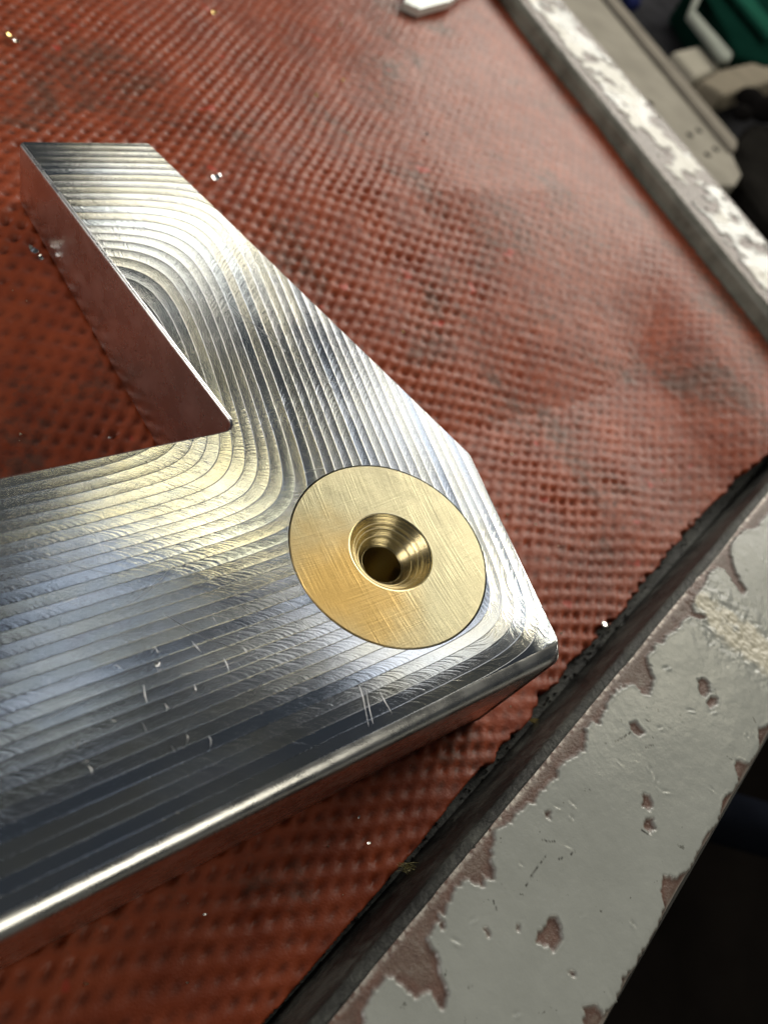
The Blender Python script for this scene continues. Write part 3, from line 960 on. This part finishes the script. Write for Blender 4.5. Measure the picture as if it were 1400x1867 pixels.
r = random.Random(21)
pts = []
for _ in range(420):
    f = r.random(); a, b = cut[3], cut[-1]
    k = r.randint(1, len(cut) - 2); e = r.random()
    p = cut[k] * (1 - e) + cut[k + 1] * e + nn * abs(r.gauss(0.0, 0.03)) + nn * 0.004
    if (p - wl[0]) @ nn > -0.006: continue
    pts.append((p[0], p[1], -FLOOR + 0.002, r.uniform(0.0012, 0.0048)))
o = crumbs('floor_grit', pts, plain('oily_grit', (0.06, 0.058, 0.05), 0.5, 0.2, 0.9, 900)); o['kind'] = 'stuff'
tag(o, 'dark oily grit and crumbs lying along the edge of the mat', 'grit')
pts = []
for _ in range(150):
    px, py = r.uniform(0, 1300), r.uniform(0, 1850)
    x, y = back(px, py, 1.25)
    Xa = np.array([[x]]); Ya = np.array([[y]])
    if plate_gap(Xa, Ya)[0, 0] < 0.03 or side_of_cut(Xa, Ya)[0][0, 0] < 0.03 or (x - fl[0][0]) * fn[0] + (y - fl[0][1]) * fn[1] > -0.05: continue
    pts.append((x, y, mat_level(Xa, Ya)[0, 0] + 0.001, r.choice((0.0014, 0.002, 0.002, 0.003, 0.0042))))
o = crumbs('metal_dust', pts, plain('glinting_dust', (0.70, 0.64, 0.48), 0.35, 1.0, 0.4, 60)); o['kind'] = 'stuff'
tag(o, 'tiny glinting metal dust scattered over the red mat', 'dust')

# frayed fibres at the cut edge
fb = bmesh.new()
M_FIB = plain('yellow_fibre', (0.55, 0.50, 0.25), 0.6, 0, 0.2, 900)
r = random.Random(4)
for k in range(22):
    x0, y0 = 728 + r.uniform(-6, 14), 1583 + r.uniform(-10, 8)
    a = r.uniform(-0.5, 0.45); L = r.uniform(18, 80)
    pts = []
    for j in range(7):
        f = j / 6
        h = 1.29 - 0.02 * math.sin(f * 3) * r.random() + 0.02 * f
        pts.append(np.append(back(x0 + L * f * math.cos(a + f * 0.5), y0 + L * f * math.sin(a + f * 0.5) * 0.8, h), -h))
    prev = None
    for p in pts:
        w = 0.0009
        row = [fb.verts.new(W(p[0] + w * math.cos(t), p[1], p[2] + w * math.sin(t))) for t in (0.5, 2.6, 4.7)]
        if prev:
            for j in range(3): fb.faces.new((prev[j], prev[(j + 1) % 3], row[(j + 1) % 3], row[j]))
        prev = row
tag(from_bm('fibre_tuft', fb, M_FIB), 'thin tuft of yellowish fibres at the clean cut edge of the mat', 'fibres')

# pale strip at the top border
bm = bmesh.new()
lv = 1.10
pts = [back(x, y, lv) * S for x, y in ((736, 2), (765, 15), (822, 0), (900, -70), (780, -110))]
box_bm(bm, pts, (FLOOR - lv - 0.03) * S, (FLOOR - lv) * S, 0.0004)
tag(from_bm('metal_strip', bm, plain('pale_metal', (0.62, 0.66, 0.64), 0.4, 0.4, 0.08, 120)), 'pale flat metal offcut on the mat at the top border', 'metal strip')

# ------------------------------------------------------------------ blurred bench behind the far rim
def prism(name, px, h_top, thick, mat, bevel=0.002, parent=None):
    bm = bmesh.new()
    pts = [back(x, y, h_top) * S for x, y in px]
    ar = sum(pts[i][0] * pts[(i + 1) % len(pts)][1] - pts[(i + 1) % len(pts)][0] * pts[i][1] for i in range(len(pts)))
    if ar < 0: pts = pts[::-1]
    box_bm(bm, pts, (FLOOR - h_top - thick) * S, (FLOOR - h_top) * S, bevel)
    o = from_bm(name, bm, mat)
    return put(o, parent) if parent else o


M_BEIGE = plain('beige_enamel', (0.36, 0.335, 0.29), 0.8, 0, 0.12, 40)
M_DARK = plain('dark_grey_enamel', (0.030, 0.030, 0.034), 0.9, 0, 0.3, 30)
M_BLACK = plain('black_iron', (0.010, 0.009, 0.009), 0.9, 0, 0.3, 40)
M_GREEN = plain('dark_green_enamel', (0.003, 0.018, 0.013), 0.9, 0, 0.2, 30)
M_GREEN2 = plain('green_enamel', (0.012, 0.07, 0.048), 0.9, 0, 0.2, 30)
M_PALE = plain('pale_grey_plastic', (0.28, 0.30, 0.27), 0.8, 0, 0.1, 40)
M_NAVY = plain('navy_cloth', (0.012, 0.016, 0.06), 0.8, 0, 0.2, 60)

HB = 1.75
o = prism('bench_top', [(900, -330), (1500, -330), (1950, 300), (1700, 760), (1420, 640), (960, -40)], HB + 0.32, 0.1, M_DARK)
tag(o, 'dark grey bench top behind the far rim of the tray', 'bench')
sl = thing('machine_slide', W(*back(1200, 150, HB + .2), -HB - .2), 'beige machine slide with dark groove and bolt holes behind far rim', 'machine slide')
prism('slide_plate', [(1080, -30), (1108, 0), (1330, 270), (1352, 318), (1340, 338), (1300, 338), (1020, 60), (960, -30)], HB, 0.20, M_BEIGE, 0.001, sl)
prism('slide_rail', [(1085, -50), (1128, 0), (1346, 256), (1343, 272), (1334, 270), (1106, -6)], HB - 0.03, 0.05, plain('dull_beige', (0.27, 0.245, 0.21), 0.8, 0, 0.12, 40), 0.002, sl)
for (x, y) in ((1258, 245), (1274, 237), (1290, 281), (1305, 271), (1186, 187)):  # black discs on the plate stand in for dark bolt holes
    bm = bmesh.new(); c = back(x, y, HB - 0.003)
    lathe(bm, [(0.0, -HB + 0.004), (0.022, -HB + 0.004), (0.027, -HB - 0.01)], 20, *c)
    put(from_bm('bolt_hole_disc', bm, M_BLACK), sl)
prism('slide_groove', [(1092, -10), (1106, -6), (1334, 268), (1322, 268)], HB - 0.004, 0.02, M_BLACK, 0.0, sl)
tag(prism('green_machine_box', [(1262, -40), (1298, 10), (1345, 100), (1400, 118), (1520, 90), (1440, -60)], HB - 0.05, 0.35, M_GREEN, 0.004), 'dark green machine box in the upper right corner', 'machine box')
tag(prism('green_rail', [(1300, -60), (1405, 66), (1420, 50), (1335, -60)], HB - 0.13, 0.06, M_GREEN2, 0.004), 'lighter green rail across the dark green machine box', 'rail')
tag(prism('grey_bracket_bar', [(1254, 22), (1268, 16), (1338, 96), (1332, 108), (1318, 104)], HB - 0.10, 0.05, M_PALE, 0.003), 'pale grey bar in front of the dark green box', 'bar')
tag(prism('grey_bracket_bar', [(1256, 20), (1268, 18), (1290, -30), (1276, -32)], HB - 0.098, 0.05, M_PALE, 0.003), 'short pale bar running up to the top border', 'bar')
tag(prism('cream_block', [(1226, 92), (1276, 80), (1316, 122), (1268, 140)], HB - 0.02, 0.22, plain('cream_block_paint', (0.38, 0.355, 0.30), 0.8, 0, 0.1, 40), 0.004), 'cream block between the machine slide and green box', 'block')
tag(prism('beige_bar', [(1275, 145), (1310, 128), (1470, 90), (1480, 125), (1320, 172)], HB - 0.03, 0.16, plain('tan_bar_paint', (0.24, 0.21, 0.165), 0.8, 0, 0.15, 40), 0.004), 'tan bar running to the right border below the green box', 'bar')


def blob(name, pts, h, rad, mat, label, cat):
    bm = bmesh.new()
    for (x, y, k) in pts:
        c = W(*back(x, y, h), -h)
        bmesh.ops.create_icosphere(bm, subdivisions=3, radius=rad * k * S, matrix=Matrix.Translation(c) @ Matrix.Diagonal((1.25, 0.9, 0.8, 1)))
    return tag(from_bm(name, bm, mat, 60), label, cat)


blob('black_clamp_knob', [(1368, 180, 1.0), (1392, 200, 1.1), (1352, 205, .7)], HB - 0.02, 0.09, M_BLACK, 'black knob shape at the right border above the far rim', 'knob')
tag(prism('black_casting', [(1338, 262), (1372, 215), (1500, 240), (1560, 420), (1400, 400), (1352, 330)], HB + 0.02, 0.25, plain('dark_brown_iron', (0.014, 0.013, 0.012), 0.9, 0, 0.3, 40), 0.01), 'dark casting between machine slide and right border', 'casting')
tag(prism('navy_rag', [(1140, -20), (1165, -30), (1172, 2), (1150, 6)], HB - 0.02, 0.08, M_NAVY, 0.004), 'small navy blue scrap at the top border', 'rag')

# dark tube below the near rim
bm = bmesh.new()
p0, p1 = np.append(back(1280, 1480, 2.6), -2.6), np.append(back(1560, 1560, 2.6), -2.6)
p0, p1 = Vector(W(*p0)), Vector(W(*p1)); ax = (p1 - p0).normalized(); p0 = p0 - ax * 0.1; p1 = p1 + ax * 0.3
s1 = ax.cross(Vector((0, 0, 1))).normalized(); s2 = s1.cross(ax)
rg = []
for c in (p0, p1):
    for rr in (0.014,):
        rg.append([bm.verts.new(c + (s1 * math.cos(t) + s2 * math.sin(t)) * rr) for t in np.linspace(0, 2 * math.pi, 32, endpoint=False)])
for k in range(32): bm.faces.new((rg[0][k], rg[0][(k + 1) % 32], rg[1][(k + 1) % 32], rg[1][k]))
bm.faces.new(rg[0][::-1]); bm.faces.new(rg[1])
bmesh.ops.recalc_face_normals(bm, faces=bm.faces)
tag(from_bm('frame_tube', bm, plain('blue_black_tube', (0.006, 0.007, 0.011), 0.8, 0, 0.2, 50), 60), 'blue black tube in the dark below the near rim', 'tube')
